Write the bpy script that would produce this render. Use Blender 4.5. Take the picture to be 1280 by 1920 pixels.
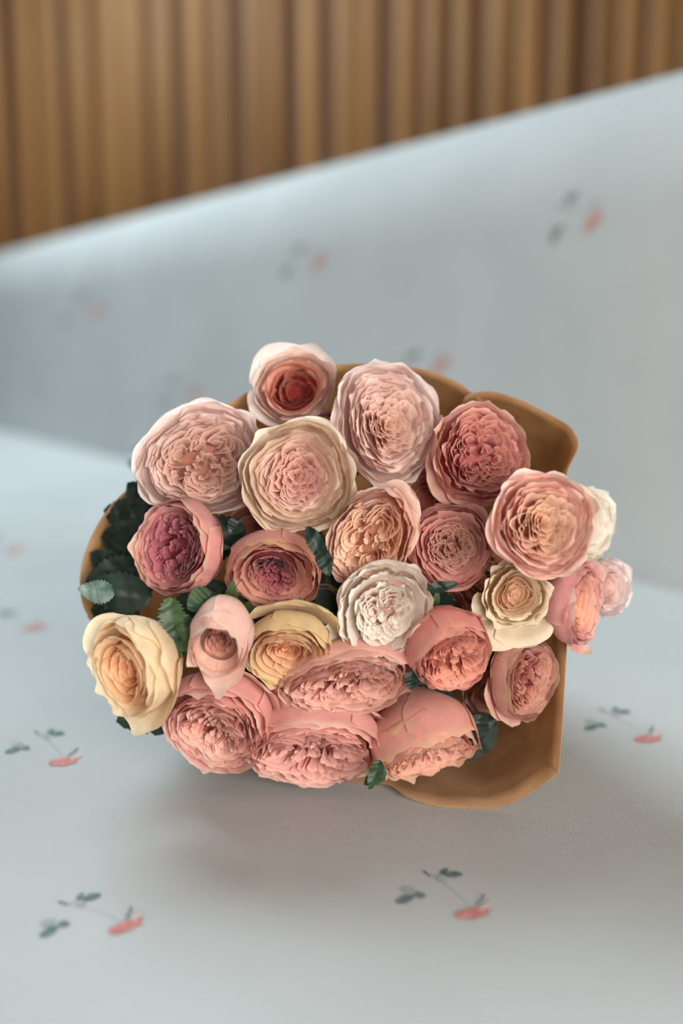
import bpy, math, random
import numpy as np
from mathutils import Vector, Matrix
from mathutils.bvhtree import BVHTree

for o in list(bpy.data.objects):
    bpy.data.objects.remove(o)
scn = bpy.context.scene
COL = scn.collection
PI = math.pi

# ------------------------------------------------------------------ camera
FPX = 1867.0                      # focal length in pixels of the 1280 x 1920 frame
PITCH = math.radians(9.46)
CAM = np.array([0.0, 0.0, 0.28])
cam = bpy.data.cameras.new('camera')
cam.sensor_fit = 'VERTICAL'; cam.sensor_height = 36.0; cam.sensor_width = 24.0
cam.lens = FPX / 1920 * 36.0
cam.clip_start = 0.01
cam.dof.use_dof = True
cam.dof.focus_distance = 0.597
cam.dof.aperture_fstop = 2.1
cam_o = bpy.data.objects.new('camera', cam); COL.objects.link(cam_o)
cam_o.location = CAM
cam_o.rotation_euler = (PI / 2 - PITCH, 0, 0)
scn.camera = cam_o

# ------------------------------------------------------------------ light
w = bpy.data.worlds.new('world'); scn.world = w; w.use_nodes = True
bg = w.node_tree.nodes['Background']
bg.inputs[0].default_value = (1.0, 0.97, 0.90, 1)
bg.inputs[1].default_value = 0.165

def area(name, loc, target, size, power, color):
    l = bpy.data.lights.new(name, 'AREA'); l.shape = 'RECTANGLE'
    l.size, l.size_y = size; l.energy = power; l.color = color
    o = bpy.data.objects.new(name, l); COL.objects.link(o)
    o.location = loc
    o.rotation_euler = (Vector(target) - Vector(loc)).to_track_quat('-Z', 'Y').to_euler()
    return o
area('window_daylight', (-1.5, 2.7, 3.0), (0, 0.7, 0.1), (2.0, 1.6), 155, (0.76, 0.91, 1.0))
area('front_fill', (0.72, -1.10, 0.50), (0, 0.6, 0.12), (1.3, 0.7), 50, (1.0, 0.95, 0.89))  # unseen fill lamp, added to brighten the faces of the roses

scn.view_settings.view_transform = 'Standard'
scn.view_settings.look = 'None'
scn.view_settings.gamma = 1.0
scn.view_settings.use_curve_mapping = False
scn.view_settings.exposure = 0.0

# ------------------------------------------------------------------ helpers
FWD = np.array([0, math.cos(PITCH), -math.sin(PITCH)])
UP = np.array([0, math.sin(PITCH), math.cos(PITCH)])
RIGHT = np.array([1.0, 0, 0])

def unproj(px, py, zc):
    return CAM + zc * (FWD + RIGHT * (px - 640) / FPX - UP * (py - 960) / FPX)

def ray(px, py):
    d = FWD + RIGHT * (px - 640) / FPX - UP * (py - 960) / FPX
    return d / np.linalg.norm(d)

def lin(c):
    return tuple((x / 255 / 12.92) if x / 255 <= 0.04045 else ((x / 255 + 0.055) / 1.055) ** 2.4 for x in c)

def link(o, parent=None):
    COL.objects.link(o)
    if parent is not None:
        o.parent = parent
    return o

def tag(o, label, cat, group=None, kind=None):
    if label: o['label'] = label
    if cat: o['category'] = cat
    if group: o['group'] = group
    if kind: o['kind'] = kind
    return o

def mesh_obj(name, verts, faces, mat, parent=None, smooth=True):
    me = bpy.data.meshes.new(name)
    me.from_pydata([tuple(v) for v in verts], [], faces)
    if smooth:
        me.polygons.foreach_set('use_smooth', [True] * len(me.polygons))
    me.materials.append(mat)
    me.update()
    return link(bpy.data.objects.new(name, me), parent)

_faces = {}
def gfaces(nt, nu, closed=False):
    k = (nt, nu, closed)
    if k not in _faces:
        f = []
        for i in range(nt - 1):
            for j in range(nu - 1 + (1 if closed else 0)):
                j2 = (j + 1) % nu
                f.append((i * nu + j, i * nu + j2, (i + 1) * nu + j2, (i + 1) * nu + j))
        _faces[k] = f
    return _faces[k]

def grid_obj(name, P, mat, parent=None, col=None, closed=False, inv=None):
    nt, nu = P.shape[:2]
    V = P.reshape(-1, 3)
    if inv is not None:
        V = V @ inv[:3, :3].T + inv[:3, 3]
    o = mesh_obj(name, V.tolist(), gfaces(nt, nu, closed), mat, parent)
    if col is not None:
        a = o.data.color_attributes.new('Col', 'FLOAT_COLOR', 'POINT')
        c = np.ones((nt * nu, 4), dtype=np.float32); c[:, :3] = np.clip(col.reshape(-1, 3), 0, 1)
        a.data.foreach_set('color', c.ravel())
    return o

# ------------------------------------------------------------------ materials
def newmat(name):
    m = bpy.data.materials.new(name); m.use_nodes = True
    nt = m.node_tree
    return m, nt, nt.nodes['Principled BSDF'], nt.nodes['Material Output']

def add(nt, typ, **kw):
    n = nt.nodes.new(typ)
    for k, v in kw.items(): setattr(n, k, v)
    return n

def translucent_mix(nt, bsdf, out, colsock, fac, normal=None):
    tr = add(nt, 'ShaderNodeBsdfTranslucent'); mx = add(nt, 'ShaderNodeMixShader')
    nt.links.new(colsock, tr.inputs[0])
    if normal: nt.links.new(normal, tr.inputs['Normal'])
    mx.inputs[0].default_value = fac
    nt.links.new(bsdf.outputs[0], mx.inputs[1]); nt.links.new(tr.outputs[0], mx.inputs[2])
    nt.links.new(mx.outputs[0], out.inputs[0])

def make_petal_mat():
    m, nt, b, out = newmat('petal_tissue')
    at = add(nt, 'ShaderNodeAttribute', attribute_name='Col')
    tc = add(nt, 'ShaderNodeTexCoord')
    no = add(nt, 'ShaderNodeTexNoise'); no.inputs['Scale'].default_value = 160; no.inputs['Detail'].default_value = 3
    nt.links.new(tc.outputs['Object'], no.inputs['Vector'])
    hs = add(nt, 'ShaderNodeHueSaturation')
    mr = add(nt, 'ShaderNodeMapRange'); mr.inputs[1].default_value = .3; mr.inputs[2].default_value = .7
    mr.inputs[3].default_value = .93; mr.inputs[4].default_value = 1.05
    nt.links.new(no.outputs[0], mr.inputs[0]); nt.links.new(mr.outputs[0], hs.inputs['Value'])
    nt.links.new(at.outputs['Color'], hs.inputs['Color'])
    nt.links.new(hs.outputs[0], b.inputs['Base Color'])
    b.inputs['Roughness'].default_value = .62
    b.inputs['Specular IOR Level'].default_value = .25
    b.inputs['Sheen Weight'].default_value = .15
    bp = add(nt, 'ShaderNodeBump'); bp.inputs['Strength'].default_value = .25; bp.inputs['Distance'].default_value = .0006
    n2 = add(nt, 'ShaderNodeTexNoise'); n2.inputs['Scale'].default_value = 420
    nt.links.new(tc.outputs['Object'], n2.inputs['Vector'])
    nt.links.new(n2.outputs[0], bp.inputs['Height']); nt.links.new(bp.outputs[0], b.inputs['Normal'])
    translucent_mix(nt, b, out, hs.outputs[0], .40)
    return m
PETAL = make_petal_mat()

def make_leaf_mat(name, c1, c2, scale=90, tr=.15, rough=.5):
    m, nt, b, out = newmat(name)
    tc = add(nt, 'ShaderNodeTexCoord')
    no = add(nt, 'ShaderNodeTexNoise'); no.inputs['Scale'].default_value = scale; no.inputs['Detail'].default_value = 4
    nt.links.new(tc.outputs['Object'], no.inputs['Vector'])
    cr = add(nt, 'ShaderNodeValToRGB')
    cr.color_ramp.elements[0].position = .35; cr.color_ramp.elements[0].color = (*lin(c1), 1)
    cr.color_ramp.elements[1].position = .65; cr.color_ramp.elements[1].color = (*lin(c2), 1)
    nt.links.new(no.outputs[0], cr.inputs[0]); nt.links.new(cr.outputs[0], b.inputs['Base Color'])
    b.inputs['Roughness'].default_value = rough
    bp = add(nt, 'ShaderNodeBump'); bp.inputs['Strength'].default_value = .3; bp.inputs['Distance'].default_value = .0006
    nt.links.new(no.outputs[0], bp.inputs['Height']); nt.links.new(bp.outputs[0], b.inputs['Normal'])
    translucent_mix(nt, b, out, cr.outputs[0], tr)
    return m
LEAF = make_leaf_mat('rose_leaf_green', (18, 34, 26), (38, 60, 46))
LEAF_PALE = make_leaf_mat('leaf_underside', (60, 88, 76), (134, 156, 144))
STEM = make_leaf_mat('stem_green', (50, 80, 45), (80, 105, 60), tr=0.0)
SEPAL = make_leaf_mat('sepal_green', (34, 60, 36), (72, 96, 58), tr=.1)

def make_kraft():
    m, nt, b, out = newmat('kraft_paper')
    tc = add(nt, 'ShaderNodeTexCoord')
    n1 = add(nt, 'ShaderNodeTexNoise'); n1.inputs['Scale'].default_value = 38; n1.inputs['Detail'].default_value = 6
    n2 = add(nt, 'ShaderNodeTexNoise'); n2.inputs['Scale'].default_value = 900; n2.inputs['Detail'].default_value = 2
    for n in (n1, n2): nt.links.new(tc.outputs['Object'], n.inputs['Vector'])
    mx = add(nt, 'ShaderNodeMath', operation='MULTIPLY_ADD'); mx.inputs[1].default_value = .35
    nt.links.new(n2.outputs[0], mx.inputs[0]); nt.links.new(n1.outputs[0], mx.inputs[2])
    cr = add(nt, 'ShaderNodeValToRGB')
    cr.color_ramp.elements[0].position = .45; cr.color_ramp.elements[0].color = (*lin((186, 144, 102)), 1)
    cr.color_ramp.elements[1].position = .9; cr.color_ramp.elements[1].color = (*lin((222, 184, 140)), 1)
    nt.links.new(mx.outputs[0], cr.inputs[0]); nt.links.new(cr.outputs[0], b.inputs['Base Color'])
    b.inputs['Roughness'].default_value = .75
    bp = add(nt, 'ShaderNodeBump'); bp.inputs['Strength'].default_value = .25; bp.inputs['Distance'].default_value = .001
    nt.links.new(mx.outputs[0], bp.inputs['Height']); nt.links.new(bp.outputs[0], b.inputs['Normal'])
    translucent_mix(nt, b, out, cr.outputs[0], .45)
    return m
KRAFT = make_kraft()

def make_fabric():
    m, nt, b, out = newmat('white_woven_upholstery')
    tc = add(nt, 'ShaderNodeTexCoord')
    n1 = add(nt, 'ShaderNodeTexNoise'); n1.inputs['Scale'].default_value = 5; n1.inputs['Detail'].default_value = 3
    nt.links.new(tc.outputs['Object'], n1.inputs['Vector'])
    cr = add(nt, 'ShaderNodeValToRGB')
    cr.color_ramp.elements[0].position = .3; cr.color_ramp.elements[0].color = (*lin((189, 191, 189)), 1)
    cr.color_ramp.elements[1].position = .7; cr.color_ramp.elements[1].color = (*lin((198, 200, 198)), 1)
    nt.links.new(n1.outputs[0], cr.inputs[0])
    hs = []
    for rot in (0.75, 0.75 + PI / 2):
        mp = add(nt, 'ShaderNodeMapping'); mp.inputs['Rotation'].default_value[2] = rot
        wv = add(nt, 'ShaderNodeTexWave'); wv.inputs['Scale'].default_value = 200; wv.inputs['Distortion'].default_value = .6
        wv.inputs['Detail'].default_value = 1
        nt.links.new(tc.outputs['Object'], mp.inputs[0]); nt.links.new(mp.outputs[0], wv.inputs[0]); hs.append(wv)
    ml = add(nt, 'ShaderNodeMath', operation='MULTIPLY')
    nt.links.new(hs[0].outputs['Fac'], ml.inputs[0]); nt.links.new(hs[1].outputs['Fac'], ml.inputs[1])
    mr = add(nt, 'ShaderNodeMapRange'); mr.inputs[3].default_value = .88; mr.inputs[4].default_value = 1.06
    nt.links.new(ml.outputs[0], mr.inputs[0])
    hv = add(nt, 'ShaderNodeHueSaturation')
    nt.links.new(cr.outputs[0], hv.inputs['Color']); nt.links.new(mr.outputs[0], hv.inputs['Value'])
    nt.links.new(hv.outputs[0], b.inputs['Base Color'])
    b.inputs['Roughness'].default_value = .8; b.inputs['Specular IOR Level'].default_value = .2
    bp = add(nt, 'ShaderNodeBump'); bp.inputs['Strength'].default_value = .35; bp.inputs['Distance'].default_value = .0005
    nt.links.new(ml.outputs[0], bp.inputs['Height']); nt.links.new(bp.outputs[0], b.inputs['Normal'])
    return m
FABRIC = make_fabric()

def make_print(name, c1, c2):
    m, nt, b, out = newmat(name)
    tc = add(nt, 'ShaderNodeTexCoord')
    n1 = add(nt, 'ShaderNodeTexNoise'); n1.inputs['Scale'].default_value = 260; n1.inputs['Detail'].default_value = 3
    nt.links.new(tc.outputs['Object'], n1.inputs['Vector'])
    cr = add(nt, 'ShaderNodeValToRGB')
    cr.color_ramp.elements[0].position = .35; cr.color_ramp.elements[0].color = (*lin(c1), 1)
    cr.color_ramp.elements[1].position = .65; cr.color_ramp.elements[1].color = (*lin(c2), 1)
    nt.links.new(n1.outputs[0], cr.inputs[0]); nt.links.new(cr.outputs[0], b.inputs['Base Color'])
    b.inputs['Roughness'].default_value = .85
    return m
PR_RED = make_print('printed_bud_red', (188, 112, 106), (208, 148, 140))
PR_PINK = make_print('printed_bud_pale_pink', (206, 176, 172), (208, 188, 184))
PR_LEAF = make_print('printed_leaf_blue_green', (70, 96, 98), (112, 134, 132))
PR_GREY = make_print('printed_leaf_grey', (150, 158, 154), (172, 178, 174))

def make_wood():
    m, nt, b, out = newmat('warm_brown_slat_wood')
    tc = add(nt, 'ShaderNodeTexCoord'); oi = add(nt, 'ShaderNodeObjectInfo')
    mp = add(nt, 'ShaderNodeMapping'); mp.inputs['Scale'].default_value = (18, 18, .9)
    off = add(nt, 'ShaderNodeVectorMath', operation='ADD')
    sc = add(nt, 'ShaderNodeMath', operation='MULTIPLY'); sc.inputs[1].default_value = 37
    nt.links.new(oi.outputs['Random'], sc.inputs[0])
    nt.links.new(tc.outputs['Object'], off.inputs[0]); nt.links.new(sc.outputs[0], off.inputs[1])
    nt.links.new(off.outputs[0], mp.inputs[0])
    n1 = add(nt, 'ShaderNodeTexNoise'); n1.inputs['Scale'].default_value = 1.6; n1.inputs['Detail'].default_value = 5
    nt.links.new(mp.outputs[0], n1.inputs['Vector'])
    cr = add(nt, 'ShaderNodeValToRGB')
    cr.color_ramp.elements[0].position = .3; cr.color_ramp.elements[0].color = (*lin((164, 110, 56)), 1)
    cr.color_ramp.elements[1].position = .72; cr.color_ramp.elements[1].color = (*lin((196, 140, 76)), 1)
    nt.links.new(n1.outputs[0], cr.inputs[0])
    hs = add(nt, 'ShaderNodeHueSaturation')
    mr = add(nt, 'ShaderNodeMapRange'); mr.inputs[3].default_value = .58; mr.inputs[4].default_value = .93
    nt.links.new(oi.outputs['Random'], mr.inputs[0]); nt.links.new(mr.outputs[0], hs.inputs['Value'])
    nt.links.new(cr.outputs[0], hs.inputs['Color']); nt.links.new(hs.outputs[0], b.inputs['Base Color'])
    b.inputs['Roughness'].default_value = .6
    return m
WOOD = make_wood()
def plain(name, c, r=.7):
    m, nt, b, out = newmat(name)
    n1 = add(nt, 'ShaderNodeTexNoise'); n1.inputs['Scale'].default_value = 6
    cr = add(nt, 'ShaderNodeValToRGB')
    cr.color_ramp.elements[0].color = (*lin([x * .9 for x in c]), 1); cr.color_ramp.elements[1].color = (*lin(c), 1)
    nt.links.new(n1.outputs[0], cr.inputs[0]); nt.links.new(cr.outputs[0], b.inputs['Base Color'])
    b.inputs['Roughness'].default_value = r
    return m
DARKWOOD = plain('dark_wood_backing', (112, 72, 42))
FLOORM = plain('brown_floor_boards', (120, 90, 64))
GLOW_PAINT = plain('pale_blue_glow_paint', (214, 228, 238), .8)  # colour of the sheet painted as light flare

# ------------------------------------------------------------------ room
ZF = -0.44
f = mesh_obj('floor', [(-6, -4, ZF), (6, -4, ZF), (6, 7, ZF), (-6, 7, ZF), (-6, -4, ZF - .1), (6, -4, ZF - .1), (6, 7, ZF - .1), (-6, 7, ZF - .1)],
             [(0, 1, 2, 3), (7, 6, 5, 4), (0, 4, 5, 1), (1, 5, 6, 2), (2, 6, 7, 3), (3, 7, 4, 0)], FLOORM, smooth=False)
f['kind'] = 'structure'
WALL_YAW = math.radians(-11)
wv_ = [(-5, 0, 0), (5, 0, 0), (5, .1, 0), (-5, .1, 0), (-5, 0, 3), (5, 0, 3), (5, .1, 3), (-5, .1, 3)]
wall = mesh_obj('wall_back', wv_, [(3, 2, 1, 0), (4, 5, 6, 7), (0, 1, 5, 4), (1, 2, 6, 5), (2, 3, 7, 6), (3, 0, 4, 7)], DARKWOOD, smooth=False)
wall['kind'] = 'structure'
wall.location = (0, 4.0, ZF); wall.rotation_euler = (0, 0, WALL_YAW)
PITCHS = 0.118
def slat_mesh():
    n = 9; prof = []
    for i in range(n):
        a = PI * i / (n - 1)
        prof.append((-.042 * math.cos(a), -.026 * math.sin(a) ** .8))
    V = [(x, y, 0) for x, y in prof] + [(x, y, 2.98) for x, y in prof]
    F = [(i, i + 1, n + i + 1, n + i) for i in range(n - 1)] + [tuple(range(n))[::-1], tuple(range(n, 2 * n)), (0, n, 2 * n - 1, n - 1)]
    me = bpy.data.meshes.new('slat'); me.from_pydata(V, [], F); me.materials.append(WOOD)
    me.polygons.foreach_set('use_smooth', [True] * (n - 1) + [False] * 3)
    return me
sm_ = slat_mesh(); wr = random.Random(4)
for i in range(-34, 35):
    s = link(bpy.data.objects.new('slat', sm_), wall)
    s.location = ((i + wr.uniform(-.16, .16)) * PITCHS, -.0005, .01)
    s.scale = (wr.uniform(.75, 1.25), wr.uniform(.5, 1.3), 1)

# ------------------------------------------------------------------ sofa
C0 = np.array([0, 1.74, 0.0])
A34 = math.atan2(.566, .824)
E1 = np.array([math.sin(A34), -math.cos(A34), 0])       # along the backrest, towards the right and the camera
E2 = np.array([-math.cos(A34), -math.sin(A34), 0])      # out of the backrest
sofa = bpy.data.objects.new('sofa', None); link(sofa)
sofa.location = (C0[0], C0[1], ZF)
tag(sofa, 'white sofa upholstered in fabric printed with small rosebud sprigs', 'sofa')
SOFF = np.array([C0[0], C0[1], ZF])
def sofa_pt(s, e, z):
    return C0 + s * E1 + e * E2 + np.array([0, 0, z])
def loft(name, prof, s0, s1, ns, mat, parent, capr=.06):
    prof = np.array(prof); n = len(prof); rows = []
    cen = prof.mean(0)
    ss = list(np.linspace(s0 + capr, s1 - capr, ns))
    sec = []
    for k in range(6, 0, -1):
        a = PI / 2 * k / 6; sec.append((s0 + capr - capr * math.sin(a), capr * (1 - math.cos(a))))
    sec += [(s, 0) for s in ss]
    for k in range(1, 7):
        a = PI / 2 * k / 6; sec.append((s1 - capr + capr * math.sin(a), capr * (1 - math.cos(a))))
    V = []
    half = (prof.max(0) - prof.min(0)) / 2
    mid = (prof.max(0) + prof.min(0)) / 2
    for s, ins in sec:
        for e, z in prof:
            q = mid + (np.array([e, z]) - mid) * (1 - ins / half)
            V.append(sofa_pt(s, q[0], q[1]) - SOFF)
    F = []
    m = len(sec)
    for i in range(m - 1):
        for j in range(n):
            F.append((i * n + j, i * n + (j + 1) % n, (i + 1) * n + (j + 1) % n, (i + 1) * n + j))
    F.append(tuple(range(n))[::-1]); F.append(tuple((m - 1) * n + j for j in range(n)))
    return mesh_obj(name, V, F, mat, parent)
# backrest section (e outwards, z up): a flat shaded face rolling over into a fat rounded top
def rnd(c, r, a0, a1, n):
    return [(c[0] + r[0] * math.cos(a0 + (a1 - a0) * i / (n - 1)), c[1] + r[1] * math.sin(a0 + (a1 - a0) * i / (n - 1))) for i in range(n)]
bp_ = [(0.012, -.06), (0.0, 0.03), (-.003, .12), (-.008, .22), (-.014, .31), (-.02, .39)]
bp_ += rnd((-.20, .428), (.178, .21), .05, PI / 2, 12)
bp_ += rnd((-.20, .428), (.14, .21), PI / 2 + .1, PI, 8)
bp_ += [(-.34, .1), (-.34, -.3), (-.30, -.33), (-.05, -.33), (0.0, -.3)]
back = loft('backrest', bp_, -2.75, 1.7, 60, FABRIC, sofa, capr=.08)
sp = []
sp += rnd((1.30, -.06), (.05, .06), 0, PI / 2, 8)
sp += [(1.1 - i * .1, 0.0) for i in range(11)]
sp += [(.05, 0.0), (.025, -.003)] + rnd((.012, -.03), (.012, .025), PI / 2, PI, 4)
sp += [(0.0, -.18)] + [(.04, -.2), (1.31, -.2)]
sp += [(1.345, -.18)]
seat = loft('seat_cushion', sp, -2.74, 1.72, 50, FABRIC, sofa, capr=.05)
bs = [(0.0, -.205), (0.0, -.36), (1.28, -.36), (1.28, -.205)]
base = loft('base_frame', bs, -2.7, 1.68, 4, FABRIC, sofa, capr=.01)
for s in (-2.6, 1.58):
    for e in (-.25, 1.2):
        V = []; 
        for z, r in ((-.36 if e > 0 else -.33, .026), (ZF, .017)):
            for k in range(12):
                a = 2 * PI * k / 12
                V.append(sofa_pt(s + r * math.cos(a), e + r * math.sin(a), z) - SOFF)
        Fc = [(k, (k + 1) % 12, 12 + (k + 1) % 12, 12 + k) for k in range(12)] + [tuple(range(12))[::-1], tuple(range(12, 24))]
        mesh_obj('leg', V, Fc, DARKWOOD, sofa)

# printed sprigs lying in the cloth of the seat and of the backrest
def bvh_of(o):
    return BVHTree.FromPolygons([Vector(v.co) + Vector(SOFF) for v in o.data.vertices], [tuple(p.vertices) for p in o.data.polygons])
BV = {'seat': bvh_of(seat), 'back': bvh_of(back)}
PARENT = {'seat': seat, 'back': back}
# template: leaf cluster 1 at (0,0), leaf cluster 2 at (1,0), bud at (0,1) in the affine frame of three anchor points;
# designed in a local metric frame of the sprig drawn flat (u right, v up), anchors in that frame:
T1, T2, T3 = np.array([-.5, -.05]), np.array([.05, .38]), np.array([.62, -.38])
def ellip(cx, cy, a, b, ang, n=14, tip=1.0):
    P = []
    for k in range(n):
        t = 2 * PI * k / n
        x = a * math.cos(t); y = b * math.sin(t) * (1 - .35 * tip * abs(math.cos(t)))
        P.append((cx + x * math.cos(ang) - y * math.sin(ang), cy + x * math.sin(ang) + y * math.cos(ang)))
    return P
def strip(p, q, w, bend=0, n=8):
    p, q = np.array(p), np.array(q); d = q - p; nn = np.array([-d[1], d[0]]); nn = nn / np.linalg.norm(nn)
    L, R = [], []
    for i in range(n):
        t = i / (n - 1); c = p + d * t + nn * bend * math.sin(PI * t)
        L.append(c + nn * w / 2); R.append(c - nn * w / 2)
    return [tuple(v) for v in L] + [tuple(v) for v in R[::-1]]
def rag(P, seed, amp):
    r = random.Random(seed)
    return [(x + r.uniform(-amp, amp), y + r.uniform(-amp, amp)) for x, y in P]
SPRIG = [
    ('printed_leaf', PR_LEAF, ellip(-.60, -.12, .17, .085, .35)),
    ('printed_leaf', PR_GREY, ellip(-.60, .06, .13, .06, .0)),
    ('printed_leaf', PR_LEAF, ellip(-.36, -.05, .10, .06, -.15)),
    ('printed_leaf', PR_LEAF, ellip(.17, .36, .17, .06, .06)),
    ('printed_leaf', PR_LEAF, ellip(-.01, .44, .09, .05, .7)),
    ('printed_leaf', PR_GREY, ellip(-.03, .28, .09, .06, -.4)),
    ('printed_twig', PR_LEAF, strip((-.38, .44), (-.24, .33), .028)),
    ('printed_stem', PR_GREY, strip((-.24, .33), (.48, -.22), .008, .04)),
    ('printed_stem', PR_GREY, strip((-.26, .34), (-.05, .36), .010)),
    ('printed_bud', PR_RED, rag(ellip(.58, -.40, .30, .12, .12, 20), 3, .016)),
    ('printed_bud', PR_PINK, rag(ellip(.80, -.27, .13, .055, .3, 12), 5, .014)),
    ('printed_twig', PR_LEAF, strip((.62, -.24), (.76, -.04), .03, -.02)),
]
M3 = np.array([[T1[0], T2[0], T3[0]], [T1[1], T2[1], T3[1]], [1, 1, 1]])
M3i = np.linalg.inv(M3)
def sprig(surf, a1, a2, a3):
    W = []
    for (x, y) in (a1, a2, a3):
        d = ray(x, y)
        hit = BV[surf].ray_cast(Vector(CAM), Vector(d))
        if hit[0] is None: return
        W.append(np.array(hit[0]))
    W = np.array(W).T
    groups = {}
    for k, (nm, mt, poly) in enumerate(SPRIG):
        V = []; lift = .0004 + .00012 * (k % 4)
        c = np.mean(poly, 0)
        pts = [tuple(c)] + list(poly)
        for (x, y) in pts:
            b = M3i @ np.array([x, y, 1])
            p = W @ b
            q = BV[surf].find_nearest(Vector(p))
            nrm = q[1]
            if nrm.dot(Vector(CAM) - q[0]) < 0: nrm = -nrm
            V.append(np.array(q[0] + nrm * lift) - SOFF)
        n = len(poly)
        if nm == 'printed_stem' or (nm == 'printed_twig'):
            h = n // 2
            V = V[1:]
            F = [(i, i + 1, n - 2 - i, n - 1 - i) for i in range(h - 1)]
        else:
            F = [(0, 1 + i, 1 + (i + 1) % n) for i in range(n)]
        groups.setdefault(mt.name, [mt, [], []])
        g = groups[mt.name]; o = len(g[1])
        g[1].extend(V); g[2].extend([tuple(o + i for i in fc) for fc in F])
    names = {'printed_bud_red': 'printed_rosebud', 'printed_bud_pale_pink': 'printed_bud_tip', 'printed_leaf_blue_green': 'printed_leaves', 'printed_leaf_grey': 'printed_stem'}
    for mt, V, F in groups.values():
        o = mesh_obj(names[mt.name], V, F, mt, PARENT[surf], smooth=False)
for args in [
    ('seat', (772, 1680), (838, 1640), (890, 1712)),
    ('seat', (36, 1403), (98, 1375), (123, 1428)),
    ('seat', (1116, 1360), (1158, 1334), (1217, 1385)),
    ('seat', (103, 1738), (158, 1685), (240, 1735)),
    ('seat', (-30, 1172), (10, 1150), (68, 1177)),
    ('seat', (-50, 1030), (-12, 1010), (30, 1032)),
    ('back', (1043, 435), (1068, 372), (1114, 412)),
    ('back', (538, 508), (560, 466), (600, 490)),
    ('back', (127, 598), (150, 556), (182, 582)),
    ('back', (312, 750), (325, 712), (362, 738)),
    ('back', (745, 720), (770, 668), (826, 684)),
    ('back', (890, 268), (905, 232), (962, 232)),
    ('back', (1098, 990), (1080, 940), (1128, 960)),
]:
    sprig(*args)

# ------------------------------------------------------------------ bouquet: roses
NECK = np.array([0.03, 0.93, 0.055])
rng = np.random.default_rng(11)

def wob(x, r, f0=1.0, n=3):
    """smooth 1-D noise, about -1..1"""
    s = 0
    for k in range(n):
        s = s + math.pow(.6, k) * np.sin(x * f0 * (1.7 ** k) + r.uniform(0, 6.28))
    return s / 1.9

def smooth(x):
    x = np.clip(x, 0, 1); return x * x * (3 - 2 * x)

def mixc(a, b, k):
    return a + (b - a) * k[..., None]

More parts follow.
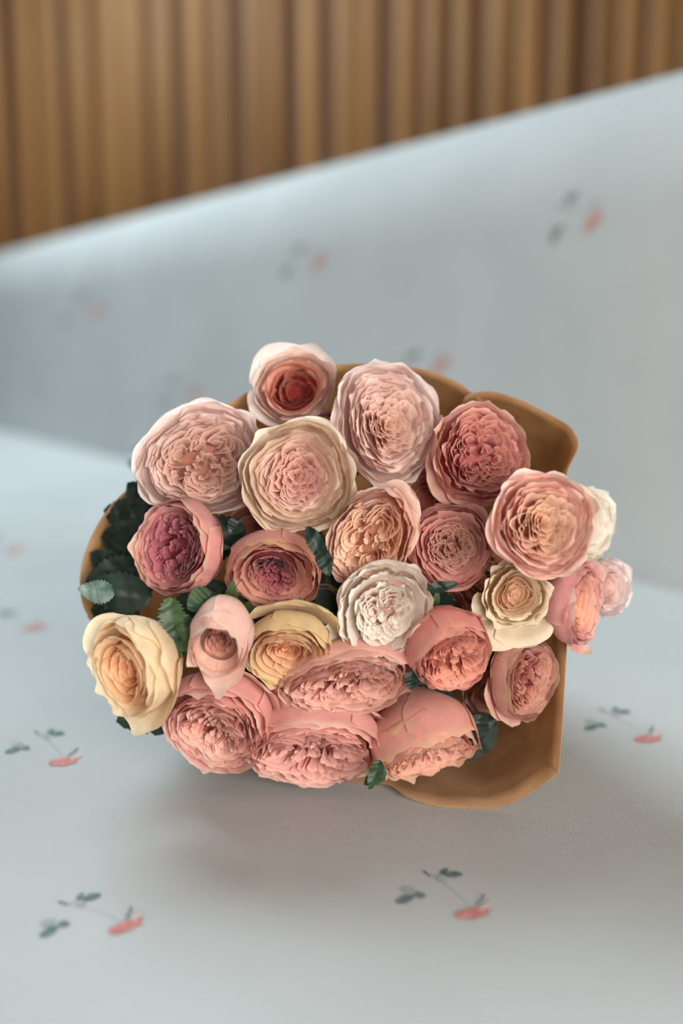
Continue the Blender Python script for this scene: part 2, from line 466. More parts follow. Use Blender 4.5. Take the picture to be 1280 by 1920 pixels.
class Rose:
    def __init__(s, px, py, zc, rpx, ax, ay, outer, mid, heart, edge, label, kind='quartered', L=1.35, hr=.55, hz=-.06,
                 rings=3, sq=(1, 1, 0), cup=.0, cream=0.0, seed=0, rim_light=None, flare=(), tight=.0, ruffle=1.0, curl=.12, group=None, hrim=.6, core=.28):
        s.r = np.random.default_rng(seed + 100)
        s.R = rpx * zc / FPX
        az = math.sqrt(max(0.02, 1 - ax * ax - ay * ay))
        A = ax * RIGHT + ay * UP - az * FWD
        A /= np.linalg.norm(A)
        X = RIGHT - RIGHT.dot(A) * A; X /= np.linalg.norm(X)
        Y = np.cross(A, X)
        C = unproj(px, py, zc)
        s.A, s.X, s.Y, s.C = A, X, Y, C
        s.root = bpy.data.objects.new('rose', None); link(s.root)
        s.base = C - A * s.R * L
        M = np.eye(4); M[:3, 0] = X; M[:3, 1] = Y; M[:3, 2] = A; M[:3, 3] = s.base
        s.root.matrix_world = Matrix(M.tolist())
        s.M = M; s.inv = np.linalg.inv(M)
        s.root.empty_display_size = .01
        tag(s.root, label, 'rose', group or 'cut roses in the bouquet')
        s.L = L; s.sq = sq
        s.c = {k: np.array(lin(v)) ** (.72 if k in ('heart', 'mid') else .85) for k, v in dict(outer=outer, mid=mid, heart=heart, edge=edge).items()}
        s.c['hrim'] = s.c['edge'] * hrim + np.clip(s.c['heart'] * 1.25 + .04, 0, 1) * (1 - hrim)
        s.core = core
        s.ruf = ruffle
        s.wamp = .020 + .016 * ruffle; s.wph = s.r.uniform(0, 6.28, 4)
        s.hr, s.hz = hr, hz
        r = s.r
        ph = r.uniform(0, 6.28)
        # --- outer cup (guard petals), outermost first
        nout = 5
        for k in range(nout):
            th = ph + 2 * PI * k / nout + r.uniform(-.12, .12)
            s.cup(th, .80 + r.uniform(-.06, .08), 1.0, -.02 + r.uniform(-.05, .05) - cup, curl * r.uniform(.8, 1.5), tight, 0, bulge=.16)
        for k in range(nout):
            th = ph + .62 + 2 * PI * k / nout + r.uniform(-.12, .12)
            s.cup(th, .78 + r.uniform(-.06, .06), .925, .01 + r.uniform(-.05, .04), curl * .8 * r.uniform(.6, 1.3), tight, .12, bulge=.13)
        # --- intermediate rings
        rr = np.linspace(.86, hr + .07, max(rings, 1)) if rings > 1 else [.8]
        for j, q in enumerate(rr):
            if rings == 0: break
            n = 6 if q > .7 else 5
            off = r.uniform(0, 6.28)
            frac = (j + 1) / (len(rr) + .5)
            for k in range(n):
                th = off + 2 * PI * k / n + r.uniform(-.15, .15)
                zz = .03 * (1 - frac) + hz * frac + r.uniform(-.045, .045)
                s.cup(th, (.74 if n == 6 else .82) + r.uniform(-.1, .1), q + r.uniform(-.02, .02), zz, curl * .42 * r.uniform(.3, 1.3), tight,
                      .2 + .5 * frac, bulge=.05, deep=.75, nu=17, nt=9, lean=.17)
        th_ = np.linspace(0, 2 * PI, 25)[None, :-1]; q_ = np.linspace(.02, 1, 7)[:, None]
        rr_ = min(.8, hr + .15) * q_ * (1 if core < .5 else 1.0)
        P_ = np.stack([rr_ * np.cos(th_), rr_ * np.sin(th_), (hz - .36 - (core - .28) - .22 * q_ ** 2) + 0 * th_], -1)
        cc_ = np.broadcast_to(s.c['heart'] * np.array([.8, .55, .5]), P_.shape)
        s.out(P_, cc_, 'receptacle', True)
        # --- heart
        if kind == 'quartered': s.quartered()
        elif kind == 'rosette': s.rosette()
        else: s.spiral()
        for fl in flare: s.flare(*fl)
        s.stem()

    def out(s, P, col, name='petal', closed=False):
        """P in head units (face plane z=0) -> object under the rose"""
        sx, sy, ro = s.sq
        c, n = math.cos(ro), math.sin(ro)
        x, y = P[..., 0], P[..., 1]
        wa, wp = s.wamp, s.wph
        x, y = x + wa * np.sin(3.4 * y + wp[0]) + .4 * wa * np.sin(6.5 * y + 3 * x + wp[1]), y + wa * np.sin(3.2 * x + wp[2]) + .4 * wa * np.sin(6 * x - 4 * y + wp[3])
        xr, yr = (x * c + y * n) * sx, (-x * n + y * c) * sy
        Q = np.stack([xr * c - yr * n, xr * n + yr * c, P[..., 2] + s.L], -1) * s.R
        return grid_obj(name, Q, PETAL, s.root, col, closed)

    def cup(s, th, w, r0, zr, curl, tight, hk, bulge=.1, deep=1.0, nu=23, nt=13, lean=0):
        r = s.r
        u = np.linspace(-1, 1, nu)[None, :]; t = np.linspace(0, 1, nt)[:, None] ** .85
        cut = r.uniform(.10, .2)
        tip = r.uniform(-.04, .07)
        T = t * (1 - cut * np.abs(u) ** 2.6 + tip * np.exp(-(u / .16) ** 2) + .018 * s.ruf * wob(u * 3, r, 2.6))
        zb = -s.L * deep * .985
        g = .42 + .58 * smooth(T / .55)
        phi = th + u * w * g
        prof = 1 - (1 - np.clip(T, 0, 1)) ** 2.4
        rad = (.13 + (r0 - .13) * prof) * (1 + bulge * np.sin(PI * np.clip(T, 0, 1)) ** 1.3) * (1 - tight * smooth((T - .5) / .5))
        z = zb + (zr - zb) * T
        if lean:
            rad = np.maximum(r0 - lean * (1 - T) ** 1.1 + .02 * np.sin(PI * T), .03)
            z = zr - .42 * (1 - T) ** .85
            phi = th + u * w
        k = smooth((T - .80) / .2)
        amp = s.ruf * .028
        rad = rad + curl * k ** 1.5 * (.7 + .5 * wob(u * 2, r, 2.0)) + amp * T ** 4 * wob(u * 4, r, 2.2) + .022 * u * T
        z = z - curl * .55 * k ** 2.2 + amp * 1.0 * T ** 5 * wob(u * 4, r, 2.4)
        rad = rad + .03 * np.abs(u) ** 4 * T
        z = z + r.uniform(-.05, .05) * s.ruf * u * T + .035 * s.ruf * wob(u * 2, r, 1.3) * T ** 3
        P = np.stack([rad * np.cos(phi), rad * np.sin(phi), z + 0 * u], -1)
        tt = np.clip(T, 0, 1) + 0 * u
        body = s.c['outer'] * (1 - hk) + s.c['mid'] * hk
        low = body * .97 * np.array([.98, .96, .94])
        inner = s.c['mid'] * .97
        col = mixc(np.broadcast_to(low, P.shape), np.broadcast_to(body, P.shape), smooth(tt * 1.3))
        edge = np.clip(smooth((tt - .86) / .14) + .5 * np.abs(u) ** 10, 0, 1) * (.6 + .3 * (1 - hk)) * (.8 + .3 * wob(u * 2.5, r, 2.2))
        col = mixc(col, np.broadcast_to(s.c['edge'], P.shape), np.clip(edge, 0, 1))
        return s.out(P, col)

    def arc(s, cx, cy, rho, dirn, w, zr, lean=.0, nu=19, nt=6, ruf=1.0, hk=1.0, depth=.5, slope=.12):
        """one small folded inner petal: a wavy arc of a wall round (cx, cy)"""
        r = s.r
        u = np.linspace(-1, 1, nu)[None, :]; t = np.linspace(0, 1, nt)[:, None]
        a = dirn + u * w
        rr = rho * (1 + .24 * ruf * wob(u * 2.2, r, 1.5) * (.4 + .6 * t)) + .016 * ruf * wob(u * 7, r, 2.0) * t
        rr = rr - .25 * rho * np.abs(u) ** 3
        rr = np.maximum(rr - slope * (1 - t), .12 * rho)
        rr = rr + lean * t + .018 * smooth((t - .7) / .3)
        z = zr - depth * .75 * (1 - t) - .05 * np.abs(u) ** 3 + .03 * ruf * wob(u * 3, r, 2.2) * t
        x = cx + rr * np.cos(a); y = cy + rr * np.sin(a)
        P = np.stack([x, y, z + 0 * x], -1)
        tt = t + 0 * u
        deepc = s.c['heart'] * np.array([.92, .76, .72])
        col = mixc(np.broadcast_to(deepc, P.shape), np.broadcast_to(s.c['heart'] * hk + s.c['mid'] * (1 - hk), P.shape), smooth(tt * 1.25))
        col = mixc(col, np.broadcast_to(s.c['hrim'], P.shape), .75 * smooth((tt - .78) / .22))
        return s.out(P, col)

    def quartered(s):
        r = s.r; H = s.hr
        nq = int(r.integers(3, 5)); a0 = r.uniform(0, 6.28)
        # a ruffled collar round the quarters
        for ring, q in enumerate((1.0, .88)):
            for k in range(5):
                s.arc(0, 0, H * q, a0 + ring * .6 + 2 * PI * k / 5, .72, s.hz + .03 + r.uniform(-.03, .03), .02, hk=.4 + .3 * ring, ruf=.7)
        for q in range(nq):
            a = a0 + 2 * PI * q / nq + r.uniform(-.15, .15)
            d = H * r.uniform(.40, .50)
            cx, cy = d * math.cos(a), d * math.sin(a)
            m = int(r.integers(4, 6)); top = H * .62
            for k in range(m):
                rho = top * (1 - k / m) + .018
                dr = a + r.uniform(-.35, .35)
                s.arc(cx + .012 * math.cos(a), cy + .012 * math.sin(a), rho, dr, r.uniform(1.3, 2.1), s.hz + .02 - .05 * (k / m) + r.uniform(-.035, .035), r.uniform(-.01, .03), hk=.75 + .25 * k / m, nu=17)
        for q in range(nq):
            a = a0 + 2 * PI * (q + .5) / nq
            for k in range(4):
                d = H * (.78 - .17 * k)
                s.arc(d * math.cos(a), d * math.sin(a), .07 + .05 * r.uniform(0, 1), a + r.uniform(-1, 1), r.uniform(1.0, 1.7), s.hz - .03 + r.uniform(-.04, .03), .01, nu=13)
        for k in range(8):
            a = r.uniform(0, 6.28); d = H * .9 * math.sqrt(r.uniform(0, 1))
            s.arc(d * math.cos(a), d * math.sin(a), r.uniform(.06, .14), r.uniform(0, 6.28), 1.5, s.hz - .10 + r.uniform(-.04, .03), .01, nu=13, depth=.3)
        for k in range(3):
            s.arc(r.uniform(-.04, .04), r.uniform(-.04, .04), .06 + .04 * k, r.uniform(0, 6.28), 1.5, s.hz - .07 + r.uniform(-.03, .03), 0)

    def rosette(s):
        """near-concentric ruffled petals closing on a loose centre"""
        r = s.r; H = s.hr
        n = 7
        for j in range(n):
            q = H * (1 - j / n) + .02
            m = 5 if q > .3 else 3
            off = r.uniform(0, 6.28)
            for k in range(m):
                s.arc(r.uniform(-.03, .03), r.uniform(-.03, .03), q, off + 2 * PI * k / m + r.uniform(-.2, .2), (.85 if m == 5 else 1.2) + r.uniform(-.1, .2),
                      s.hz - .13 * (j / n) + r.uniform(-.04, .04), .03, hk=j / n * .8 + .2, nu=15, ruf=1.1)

    def spiral(s):
        r = s.r; H = s.hr
        n = 13
        th = r.uniform(0, 6.28)
        for j in range(n):
            f_ = j / (n - 1)
            q = H * (1 - f_) ** .9 + .035
            th += 2.25
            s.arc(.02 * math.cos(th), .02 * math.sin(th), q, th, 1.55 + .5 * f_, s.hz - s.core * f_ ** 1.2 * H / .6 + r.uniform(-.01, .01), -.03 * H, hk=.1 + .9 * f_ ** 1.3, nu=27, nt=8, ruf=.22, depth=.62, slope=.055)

    def flare(s, deg, w, reach, drop, lift=0.0, tipk=.12):
        """a guard petal folded outwards: deg in the image plane (0 right, 90 up)"""
        r = s.r
        nu, nt = 21, 17
        u = np.linspace(-1, 1, nu)[None, :]; t = np.linspace(0, 1, nt)[:, None]
        th = math.radians(deg)
        T = t * (1 - .22 * np.abs(u) ** 2.2 + tipk * np.exp(-(u / .2) ** 2) + .02 * wob(u * 3, r, 2.0))
        g = .35 + .65 * smooth(T / .6)
        phi = th + u * w * g
        rad = .14 + (reach - .14) * (1 - (1 - np.clip(T, 0, 1.1) / 1.15) ** 1.9)
        z = -s.L * .98 + (s.L * .98 + lift) * np.clip(T, 0, 1.2) ** .95
        k = smooth((T - .66) / .4)
        rad = rad + drop * .35 * k
        z = z - drop * k ** 1.6 + .03 * wob(u * 3, r, 2.0) * T ** 2 - .06 * np.abs(u) ** 3 * T
        P = np.stack([rad * np.cos(phi), rad * np.sin(phi), z + 0 * u], -1)
        tt = np.clip(T, 0, 1) + 0 * u
        col = mixc(np.broadcast_to(s.c['outer'] * .96, P.shape), np.broadcast_to(s.c['outer'], P.shape), tt)
        e = np.clip(smooth((tt - .84) / .16), 0, 1) * .7
        col = mixc(col, np.broadcast_to(s.c['edge'], P.shape), e)
        s.out(P, col)

    def tube(s, pts, rad, name, mat, n=8):
        pts = [np.array(p, float) for p in pts]; rows = []
        for i, p in enumerate(pts):
            d = pts[min(i + 1, len(pts) - 1)] - pts[max(i - 1, 0)]; d /= np.linalg.norm(d)
            a = np.cross(d, [0, 0, 1.0]); a /= np.linalg.norm(a); b = np.cross(d, a)
            rr = rad[i] if hasattr(rad, '__len__') else rad
            rows.append([p + rr * (math.cos(2 * PI * k / n) * a + math.sin(2 * PI * k / n) * b) for k in range(n)])
        return grid_obj(name, np.array(rows), mat, s.root, closed=True, inv=s.inv)

    def stem(s):
        r = s.r
        b = s.base
        a = r.uniform(0, 6.28); q = .022 * math.sqrt(r.uniform(0, 1))
        nk = NECK + np.array([q * math.cos(a), 0, q * math.sin(a)])
        d1 = b - s.A * .03
        pts = []
        for i in range(14):
            t = i / 13
            p = (1 - t) ** 3 * (b + s.A * .004) + 3 * (1 - t) ** 2 * t * d1 + 3 * (1 - t) * t * t * (nk + np.array([0, -.12, 0])) + t ** 3 * nk
            p[2] = max(p[2], .008)
            pts.append(p)
        e = nk + np.array([r.uniform(-.03, .03), .12, 0]); e[2] = max(.01, e[2] - .015); pts.append(e)
        s.tube(pts, .0026, 'stem', STEM, 7)
        s.tube([b - s.A * .006, b - s.A * .001, b + s.A * .004, b + s.A * .009], [.003, .0055, .0065, .0055], 'calyx', SEPAL, 10)
        for k in range(5):
            th = 2 * PI * k / 5 + r.uniform(-.2, .2)
            nu, nt = 5, 8
            u = np.linspace(-1, 1, nu)[None, :]; t = np.linspace(0, 1, nt)[:, None]
            ww = .0045 * (1 - t) ** .8 + .0004
            rad = .0055 + .016 * t ** .8
            z = .002 + .014 * t - .012 * t ** 2
            x = rad * math.cos(th) - u * ww * math.sin(th); y = rad * math.sin(th) + u * ww * math.cos(th)
            P = np.stack([x, y, z + 0 * u], -1)
            grid_obj('sepal', P, SEPAL, s.root)

    def leaf(s, px, py, zc, deg, length, width, tilt=.3, fold=.35, mat=None, droop=.2, label=None, name='leaf', serr=.08):
        """a leaf whose base sits at the point; deg = direction of its tip in the picture plane, sizes in metres"""
        r = s.r
        o = unproj(px, py, zc)
        th = math.radians(deg)
        D = math.cos(th) * RIGHT + math.sin(th) * UP - tilt * FWD; D /= np.linalg.norm(D)
        N = -FWD - (-FWD).dot(D) * D; N /= np.linalg.norm(N)
        S = np.cross(N, D)
        nu, nt = 9, 22
        u = np.linspace(-1, 1, nu)[None, :]; t = np.linspace(0, 1, nt)[:, None]
        wd = width / 2 * np.sin(PI * np.clip(t, 0, 1) ** .8) ** .75 + .0003
        wd = wd * (1 + serr * ((np.arange(nt)[:, None] % 2) * 2 - 1) * np.abs(u) ** 4)
        P = o + D * (t * length)[..., None] + S * (u * wd)[..., None] + N * (fold * np.abs(u) * wd - droop * length * t ** 2 + .0012 * wob(t * 9 + u, r, 1.5))[..., None]
        ob = grid_obj(name, P, mat or LEAF, s.root, inv=s.inv)
        if label: ob['label'] = label
        return ob

# colour sets: outer, mid, heart, edge  (sRGB of the petals themselves)
PINK = dict(outer=(234, 168, 156), mid=(238, 174, 160), heart=(228, 154, 138), edge=(250, 220, 200))
PALE = dict(outer=(250, 224, 216), mid=(246, 206, 190), heart=(238, 186, 160), edge=(253, 240, 232))
PEACH = dict(outer=(244, 198, 178), mid=(245, 196, 166), heart=(240, 182, 142), edge=(252, 228, 206))
CREAM = dict(outer=(244, 226, 192), mid=(244, 218, 182), heart=(238, 204, 160), edge=(250, 238, 214))
WHITE = dict(outer=(250, 240, 228), mid=(252, 240, 228), heart=(250, 232, 214), edge=(254, 248, 238))
YELL = dict(outer=(244, 212, 168), mid=(242, 188, 132), heart=(224, 140, 84), edge=(248, 230, 184))
MAG = dict(outer=(232, 160, 152), mid=(222, 134, 138), heart=(160, 62, 80), edge=(238, 206, 170))
CORAL = dict(outer=(232, 150, 136), mid=(234, 150, 132), heart=(228, 144, 118), edge=(244, 190, 166))
ORNG = dict(outer=(250, 228, 218), mid=(240, 140, 92), heart=(150, 34, 24), edge=(250, 224, 206))
def cs(base, **kw):
    d = dict(base); d.update(kw); return d

R = {}
R[1] = Rose(552, 724, .640, 70, .02, .05, **ORNG, kind='spiral', hr=.74, hz=-.05, rings=1, seed=1, sq=(1, .9, .2), L=1.6, ruffle=.6, hrim=.15, core=.75,
            flare=[(125, .85, 1.38, .12, .12), (65, .8, 1.28, .08, .10), (215, .62, 1.28, .34, -.18), (285, .7, 1.0, .3, -.1)],
            label='orange-hearted rose with a deep red centre at the very top of the bouquet')
R[2] = Rose(732, 788, .615, 104, .22, .10, **PALE, kind='rosette', hr=.48, hz=-.10, rings=5, seed=2, sq=(.88, 1.08, .25), L=1.3,
            label='large pale pink many-layered rose, tallest bloom at the top centre', flare=[(190, .6, 1.12, .25, -.1), (265, .7, 1.08, .2, -.05)])
R[3] = Rose(907, 846, .612, 88, .20, .12, **cs(PINK, mid=(226, 140, 134), heart=(212, 120, 116), edge=(236, 206, 158)), kind='quartered', hr=.70, hz=-.08, rings=2, seed=3,
            label='deep pink ruffled rose with crinkled yellowish edges beside the top right paper', L=1.35, ruffle=1.6, flare=[(215, .7, 1.18, .3, -.25), (262, .6, 1.15, .25, -.1)])
R[4] = Rose(378, 862, .612, 108, .10, .05, **cs(PALE, heart=(222, 166, 142)), kind='quartered', hr=.62, hz=-.06, rings=4, seed=4, sq=(1.06, .9, .35), L=1.2,
            label='pale blush rose with white upper rim, widest bloom at the upper left', ruffle=1.3, flare=[(130, .8, 1.13, .15, .02), (90, .7, 1.1, .12, .02), (165, .6, 1.12, .2, 0)])
R[5] = Rose(557, 893, .590, 98, .06, -.02, **cs(PALE, outer=(240, 216, 188), mid=(246, 198, 184), heart=(232, 164, 146), edge=(250, 234, 212)), kind='rosette', hr=.50, hz=-.16, rings=4, seed=5, L=1.35,
            label='round light pink rose with greenish outer petals below the orange-hearted one', flare=[(60, .8, 1.13, .2, -.1), (235, .8, 1.12, .15, -.05), (340, .6, 1.14, .2, -.1)])
R[6] = Rose(314, 1028, .600, 86, -.48, -.04, **MAG, kind='quartered', hr=.66, hz=-.16, rings=2, seed=6, L=1.4, tight=.05, curl=.05, sq=(1, 1.02, 0),
            hrim=.15, label='pink rose with dark magenta crumpled heart next to the leaves at the left', flare=[(0, .8, 1.1, .05, -.5), (180, .6, 1.06, .1, .0)])
R[7] = Rose(514, 1084, .592, 82, .02, -.42, **cs(MAG, outer=(230, 158, 146), mid=(226, 156, 130), heart=(146, 52, 66), edge=(230, 204, 140)), kind='quartered', hr=.46, hz=-.10, rings=3, seed=7, L=1.5, tight=.06, curl=.04, sq=(1.06, .92, 0),
            hrim=.12, label='dusty pink rose with a small wine-red heart and yellow-green streak', flare=[(205, .5, 1.1, .1, -.2)])
R[8] = Rose(690, 1016, .585, 84, -.26, -.22, **cs(PEACH, mid=(250, 206, 176), heart=(246, 192, 154)), kind='quartered', hr=.72, hz=-.03, rings=3, seed=8, sq=(.86, 1.12, -.35), L=1.3, ruffle=1.5,
            label='peach rose with a tightly folded rosette above the white bloom', flare=[(45, .6, 1.25, .3, -.2), (10, .6, 1.15, .25, -.25)])
R[9] = Rose(848, 1024, .595, 78, .10, .02, **cs(PINK, heart=(200, 132, 110)), kind='quartered', hr=.52, hz=-.20, rings=3, seed=9, L=1.4, tight=.03, curl=.05,
            label='mid pink round rose with a tan crumpled heart right of the peach one', flare=[(170, .7, 1.12, .1, -.2), (290, .7, 1.08, .1, -.1), (45, .5, 1.16, .1, -.15)])
R[10] = Rose(1026, 980, .560, 92, .14, .06, **cs(PEACH, outer=(244, 194, 178), mid=(244, 190, 168), heart=(240, 190, 150)), kind='rosette', hr=.60, hz=-.05, rings=3, seed=10, L=1.25,
             label='big soft-focus peach rose nearest the lens at the right', flare=[(200, .7, 1.12, .25, -.1), (260, .7, 1.1, .2, -.05), (20, .6, 1.05, .1, 0), (110, .6, 1.1, .3, -.1)])
R[11] = Rose(1112, 985, .640, 62, .55, -.10, **cs(WHITE, outer=(248, 240, 224)), kind='spiral', hr=.6, hz=-.1, rings=2, seed=11, L=1.3,
             label='white rose peeping out behind the big peach bloom at the right edge', flare=[(60, .5, 1.15, .1, .05), (100, .5, 1.2, .1, .05)])
R[12] = Rose(720, 1150, .578, 86, .02, -.16, **WHITE, kind='quartered', hr=.58, hz=.0, rings=2, seed=12, L=1.35, ruffle=1.7, sq=(.95, 1.05, -.3), curl=.16,
             label='ivory white ruffled rose in the middle of the bouquet', flare=[(225, .45, 1.55, .25, -.3), (75, .8, 1.15, .1, 0), (280, .5, 1.28, .2, -.2), (320, .5, 1.2, .2, -.2), (160, .5, 1.1, .2, -.1)])
R[13] = Rose(968, 1116, .585, 56, -.05, .04, **CREAM, kind='spiral', hr=.68, hz=.0, rings=1, seed=13, L=1.5, curl=.2, ruffle=1.3,
             label='small cream rose with pointed reflexed petals below the big peach one', flare=[(238, .55, 1.95, .35, -.25, .3), (285, .75, 1.75, .35, -.2, .2), (350, .6, 1.25, .3, -.15), (200, .4, 1.4, .3, -.3, .2), (90, .6, 1.2, .3, -.1)])
R[14] = Rose(1104, 1140, .592, 68, .76, -.16, **cs(PINK, outer=(232, 160, 156), mid=(238, 172, 150), heart=(236, 160, 116)), kind='spiral', hr=.7, hz=-.1, rings=2, seed=14, L=1.5, sq=(.85, 1.12, 0), tight=.04, curl=.1,
             label='pink rose seen from the side facing right with a pale curled back petal', flare=[(40, .7, 1.25, .15, .1), (-70, .5, 1.3, .15, -.1, .25)])
R[15] = Rose(856, 1242, .580, 77, .30, -.50, **CORAL, kind='quartered', hr=.74, hz=-.03, rings=2, seed=15, L=2.0, tight=.04, curl=.03, ruffle=1.0,
             label='coral pink cupped rose below the cream one, facing down', flare=[(125, .8, 1.2, .15, -.5), (60, .6, 1.15, .15, -.4)])
R[16] = Rose(1000, 1276, .602, 72, .46, -.10, **cs(PINK, outer=(226, 164, 150), mid=(230, 158, 144), heart=(206, 120, 112), edge=(222, 210, 150)), kind='quartered', hr=.64, hz=-.12, rings=2, seed=16, L=1.5, sq=(.88, 1.08, 0), tight=.05, curl=.05,
             label='pink rose with green-tinged edge above the lower right paper', flare=[(215, .6, 1.25, .25, -.4), (250, .5, 1.2, .2, -.3), (170, .6, 1.2, .1, -.4)])
R[17] = Rose(222, 1262, .566, 80, -.55, -.26, **cs(YELL, outer=(248, 222, 182), mid=(246, 192, 134), heart=(230, 140, 84), edge=(250, 236, 198)), kind='spiral', hr=.66, hz=-.04, rings=1, seed=17, L=2.1, sq=(.95, 1.08, .2), ruffle=.55, curl=.13, core=.4, hrim=.6,
             label='cream and apricot half-open rose at the far left, over the seat',
             flare=[(275, .8, 1.45, .3, -.1, .1), (155, .7, 1.35, .2, .05, .05), (20, .9, 1.3, .05, -.35), (325, .8, 1.42, .15, -.35, .05), (60, .8, 1.2, .05, -.3)])
R[18] = Rose(405, 1226, .558, 66, -.08, -.50, **cs(ORNG, outer=(248, 206, 190), mid=(242, 178, 148), heart=(132, 36, 26)), kind='spiral', hr=.40, hz=-.34, rings=1, seed=18, L=2.4, sq=(.92, 1.2, -.1), tight=.24, curl=.02, ruffle=.3, hrim=.15, core=.8,
             label='narrow pink-peach rosebud with a dark orange slit opening', flare=[(272, .75, 1.22, .05, -.1, .25), (100, .9, 1.0, .0, -.3), (200, .7, .98, .0, -.2), (340, .7, .98, .0, -.2)])
R[19] = Rose(535, 1234, .583, 74, -.08, -.52, **cs(YELL, outer=(238, 208, 156), mid=(238, 190, 148), heart=(226, 150, 104), edge=(236, 220, 160)), kind='spiral', hr=.66, hz=-.03, rings=2, seed=19, L=1.6, curl=.06, ruffle=.6, sq=(1.05, .95, .3), core=.34, hrim=.6,
             label='yellow-peach rose with greenish guard petal below the wine-hearted one', flare=[(55, .8, 1.5, .2, -.35, .2), (110, .7, 1.35, .2, -.45), (250, .6, 1.1, .1, 0)])
R[20] = Rose(650, 1290, .588, 116, .0, -.52, **cs(PINK, outer=(234, 176, 158), mid=(232, 168, 152), heart=(222, 150, 132)), kind='quartered', hr=.74, hz=-.02, rings=3, seed=20, L=1.0, sq=(1.04, .60, .22), curl=.06,
             label='flat wide pink rose directly under the ivory white one')
R[21] = Rose(398, 1378, .600, 100, -.22, -.50, **cs(PINK, outer=(236, 164, 154), mid=(240, 178, 164), heart=(230, 160, 142)), kind='quartered', hr=.60, hz=-.04, rings=4, seed=21, L=1.5, curl=.07,
             label='full pink rose at the lower left corner of the bunch, touching the seat', flare=[(45, .7, 1.28, .2, -.3), (8, .6, 1.4, .25, -.4), (170, .5, 1.1, .1, -.2), (255, .6, 1.06, .15, -.05)])
R[22] = Rose(587, 1424, .606, 118, .0, -.62, **cs(PINK, mid=(232, 160, 150), heart=(226, 150, 138)), kind='quartered', hr=.78, hz=-.01, rings=2, seed=22, L=1.3, sq=(1.04, .72, 0), curl=.07,
             label='broad pink rose at the bottom centre of the bunch', flare=[(75, .6, 1.25, .15, -.3), (45, .5, 1.25, .15, -.3)])
R[23] = Rose(812, 1425, .604, 94, .26, -.74, **cs(PINK, outer=(232, 160, 146), mid=(232, 158, 144), heart=(222, 144, 128), edge=(232, 200, 150)), kind='quartered', hr=.70, hz=-.06, rings=2, seed=23, L=1.75, sq=(1.02, .72, .15), curl=.05, tight=0,
             label='pink rose lying on its side over the lower right paper fold', flare=[(130, .8, 1.1, .1, -.5)])
# partly hidden blooms filling the bunch behind
hid = dict(kind='spiral', rings=1)
R[24] = Rose(915, 1080, .640, 62, .05, .05, **cs(PEACH, outer=(240, 190, 168)), hr=.7, seed=24, label='peach rose almost hidden behind the cream one and the tan-hearted pink', **hid)
R[25] = Rose(620, 825, .650, 52, .05, .10, **cs(PINK, outer=(226, 164, 150)), hr=.7, seed=25, label='dull pink rose hidden between the three top blooms', **hid)
R[27+1] = Rose(480, 1010, .64, 56, 0, -.2, **cs(PINK, outer=(222, 158, 142)), hr=.7, seed=28, label='dusky pink rose hidden between the magenta-hearted and the wine-hearted blooms', **hid)
R[29] = Rose(812, 1160, .63, 62, 0, -.2, **cs(PINK, outer=(232, 160, 148)), hr=.7, seed=29, label='pink rose hidden between the ivory white and the coral blooms', **hid)
R[30] = Rose(600, 1160, .63, 58, 0, -.3, **cs(YELL, outer=(236, 212, 160)), hr=.7, seed=30, label='pale yellow rose hidden left of the ivory white bloom', **hid)
R[31] = Rose(735, 1345, .625, 60, 0, -.4, **cs(PINK, outer=(230, 158, 148)), hr=.7, seed=31, label='pink rose hidden under the flat wide bloom, above the bottom row', **hid)
R[32] = Rose(500, 1330, .63, 62, .1, -.3, **cs(PINK, outer=(232, 160, 146)), hr=.7, seed=32, label='pink rose hidden between the three lower left blooms', **hid)
R[33] = Rose(800, 940, .64, 58, .1, 0, **cs(PINK, outer=(232, 168, 156)), hr=.7, seed=33, label='pink rose hidden under the tallest and the deep pink blooms', **hid)
R[26] = Rose(1150, 1102, .636, 50, .50, .05, **cs(PALE, outer=(252, 236, 236), mid=(250, 228, 224), heart=(246, 214, 204)), hr=.7, seed=26, label='pale pink rose behind the sideways pink one at the right edge', **hid)
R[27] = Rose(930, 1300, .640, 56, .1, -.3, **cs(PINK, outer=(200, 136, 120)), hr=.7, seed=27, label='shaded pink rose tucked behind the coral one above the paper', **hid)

# leaves and long sepals, each part of the rose it grows under
r6 = R[6]; mm = .001
for (x, y, z, d, l, wd, tl) in [(300, 1085, .652, 180, .05, .03, .0), (310, 1040, .656, 165, .046, .03, .0), (290, 975, .656, 170, .036, .024, .0), (320, 940, .656, 120, .03, .022, .0), (262, 1155, .64, 160, .03, .02, .1), (285, 1120, .635, 170, .044, .026, .2), (270, 1060, .645, 200, .042, .024, .1), (290, 1010, .655, 175, .036, .022, .0),
                                 (250, 1130, .640, 235, .026, .018, .1), (240, 1080, .650, 150, .03, .02, .0), (300, 960, .655, 140, .03, .02, .0), (260, 1140, .655, 190, .036, .024, .0)]:
    r6.leaf(x, y, z, d, l, wd, tl)
r6.leaf(215, 1112, .615, 172, .022, .014, .4, mat=LEAF_PALE, label='pale grey-green curled leaf tip')
R[17].leaf(345, 1290, .632, 238, .036, .020, .1)
R[17].leaf(350, 1300, .636, 215, .03, .018, .1)
R[17].leaf(330, 1190, .575, 265, .015, .011, .1, mat=SEPAL, name='sepal', serr=.15)
R[17].leaf(318, 1120, .572, 280, .024, .014, .2, mat=SEPAL, name='sepal', serr=.18)
R[18].leaf(395, 1112, .575, 215, .016, .015, .4, mat=SEPAL)
R[18].leaf(345, 1150, .58, 275, .024, .013, .1, mat=SEPAL, name='sepal', serr=.15)
R[5].leaf(450, 975, .585, 235, .010, .010, .3, name='sepal', mat=LEAF)
R[7].leaf(575, 988, .572, 300, .026, .009, .3, name='sepal', mat=LEAF)
R[7].leaf(600, 1030, .566, 290, .016, .009, .3, name='sepal', mat=LEAF)
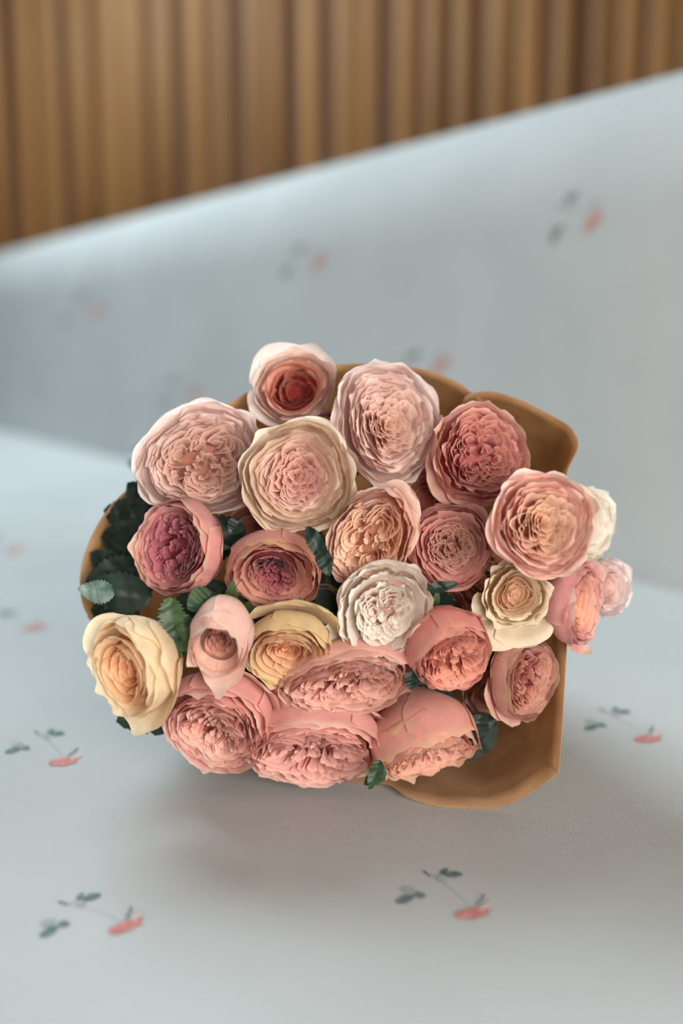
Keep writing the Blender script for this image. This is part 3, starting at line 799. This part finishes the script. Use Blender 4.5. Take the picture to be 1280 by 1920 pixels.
R[9].leaf(800, 1105, .566, 12, .018, .006, .3)
R[15].leaf(772, 1255, .585, 265, .012, .008, .2)
R[16].leaf(900, 1340, .615, 255, .02, .014, .1)
R[23].leaf(712, 1425, .585, 250, .018, .008, .2, mat=SEPAL, name='sepal')
R[23].leaf(722, 1440, .59, 220, .016, .009, .1, mat=SEPAL, name='sepal')
for k, x, y, z, d in [(5, 460, 990, .64, 200), (7, 430, 1100, .64, 210), (19, 480, 1150, .64, 250), (8, 600, 1060, .63, 300),
                      (12, 620, 1200, .63, 250), (15, 780, 1260, .63, 300), (20, 760, 1300, .63, 330), (9, 800, 1100, .63, 290), (21, 340, 1310, .64, 200), (1, 610, 780, .66, 300), (16, 930, 1350, .645, 210)]:
    R[k].leaf(x, y, z, d, .045, .028, .0, droop=.05)

# ------------------------------------------------------------------ kraft paper wrap
def catmull(P, n):
    P = np.array(P, float); out = []
    for i in range(len(P) - 1):
        p0 = P[max(i - 1, 0)]; p1 = P[i]; p2 = P[i + 1]; p3 = P[min(i + 2, len(P) - 1)]
        for k in range(n):
            t = k / n
            out.append(.5 * ((2 * p1) + (-p0 + p2) * t + (2 * p0 - 5 * p1 + 4 * p2 - p3) * t * t + (-p0 + 3 * p1 - 3 * p2 + p3) * t ** 3))
    out.append(P[-1]); return np.array(out)
rim_px = [(920, 765, .668), (885, 738, .666), (850, 714, .665), (790, 693, .664), (710, 684, .663), (625, 685, .662), (530, 706, .661), (430, 756, .66), (345, 822, .66),
          (268, 892, .66), (203, 955, .658), (166, 1020, .657), (151, 1080, .656), (155, 1130, .655), (172, 1165, .655), (215, 1235, .655), (290, 1310, .655), (400, 1385, .660),
          (520, 1435, .655), (640, 1462, .645), (725, 1470, .634), (762, 1493, .621), (820, 1511, .612), (900, 1518, .609), (960, 1504, .607), (1012, 1474, .602), (1040, 1454, .597), (1046, 1449, .596), (1047, 1443, .5963),
          (1051, 1395, .600), (1056, 1310, .612), (1062, 1200, .625), (1066, 1080, .635), (1060, 960, .64), (1061, 890, .640), (1083, 838, .636), (1076, 812, .637), (1058, 794, .640), (1000, 762, .648), (960, 745, .652), (920, 735, .655), (886, 738, .658), (872, 744, .660)]
RP = catmull([unproj(*p) for p in rim_px], 5)
nr = len(RP); nv = 22
P = np.zeros((nv, nr, 3))
cen = RP.mean(0)
for j in range(nr):
    d = RP[j] - cen
    ang = math.atan2(d[2], d[0])
    nk = NECK + np.array([.03 * math.cos(ang), 0, .03 * math.sin(ang)])
    for i in range(nv):
        v = i / (nv - 1)
        q = RP[j] * (1 - v) + nk * v
        bul = .014 * math.sin(PI * v ** .8)
        q = q + np.array([math.cos(ang), 0, math.sin(ang)]) * bul * (.5 if math.sin(ang) < -.3 else 1)
        q = q + np.array([math.cos(ang), 0, math.sin(ang)]) * .004 * math.sin(ang * 9 + 1.3) * math.sin(PI * min(1, v * 1.2))
        q[2] = max(q[2], .0012 + .0004 * v)
        P[i, j] = q
# tail past the tie
wrap = bpy.data.objects.new('kraft_paper_wrap', None); link(wrap); wrap.location = tuple(NECK * [1, 1, 0])
tag(wrap, 'brown kraft paper cone wrapped round the bunch of roses', 'wrapping paper')
winv = np.eye(4); winv[:3, 3] = -NECK * [1, 1, 0]
sheet = grid_obj('paper_sheet', P, KRAFT, wrap, inv=winv)
md = sheet.modifiers.new('thickness', 'SOLIDIFY'); md.thickness = .0004; md.offset = -1
tail = []
for i in range(8):
    v = i / 7; row = []
    for k in range(40):
        a = 2 * PI * k / 40
        rr = .030 + .012 * v * (1 + .25 * math.sin(5 * a)); c = NECK + np.array([0, .10 * v, -.012 * v])
        row.append([c[0] + rr * math.cos(a), c[1], max(.0015, c[2] + rr * math.sin(a))])
    tail.append(row)
t_ = grid_obj('paper_tail', np.array(tail), KRAFT, wrap, closed=True, inv=winv)
md = t_.modifiers.new('thickness', 'SOLIDIFY'); md.thickness = .0004

# pale blue sheet standing in for light flare behind the upper left bloom
tv, tu = np.linspace(0, 1, 14)[:, None], np.linspace(0, 1, 10)[None, :]
top_ = unproj(300, 800, .74); bot_ = unproj(262, 905, .74); inn = unproj(360, 850, .70)
Pt = (top_[None, None] * (1 - tv)[..., None] + bot_[None, None] * tv[..., None])
Pt = Pt - RIGHT * (.016 * np.sin(PI * tv) * (1 - tu))[..., None] + (inn - (top_ + bot_) / 2) * tu[..., None]
Pt = Pt + np.array([0, 1.0, 0]) * (.003 * np.sin(tv * 17 + tu * 5))[..., None]
tp = grid_obj('glow_sheet', Pt, GLOW_PAINT, wrap, inv=winv)
tp['label'] = 'pale blue sheet standing in for light flare'
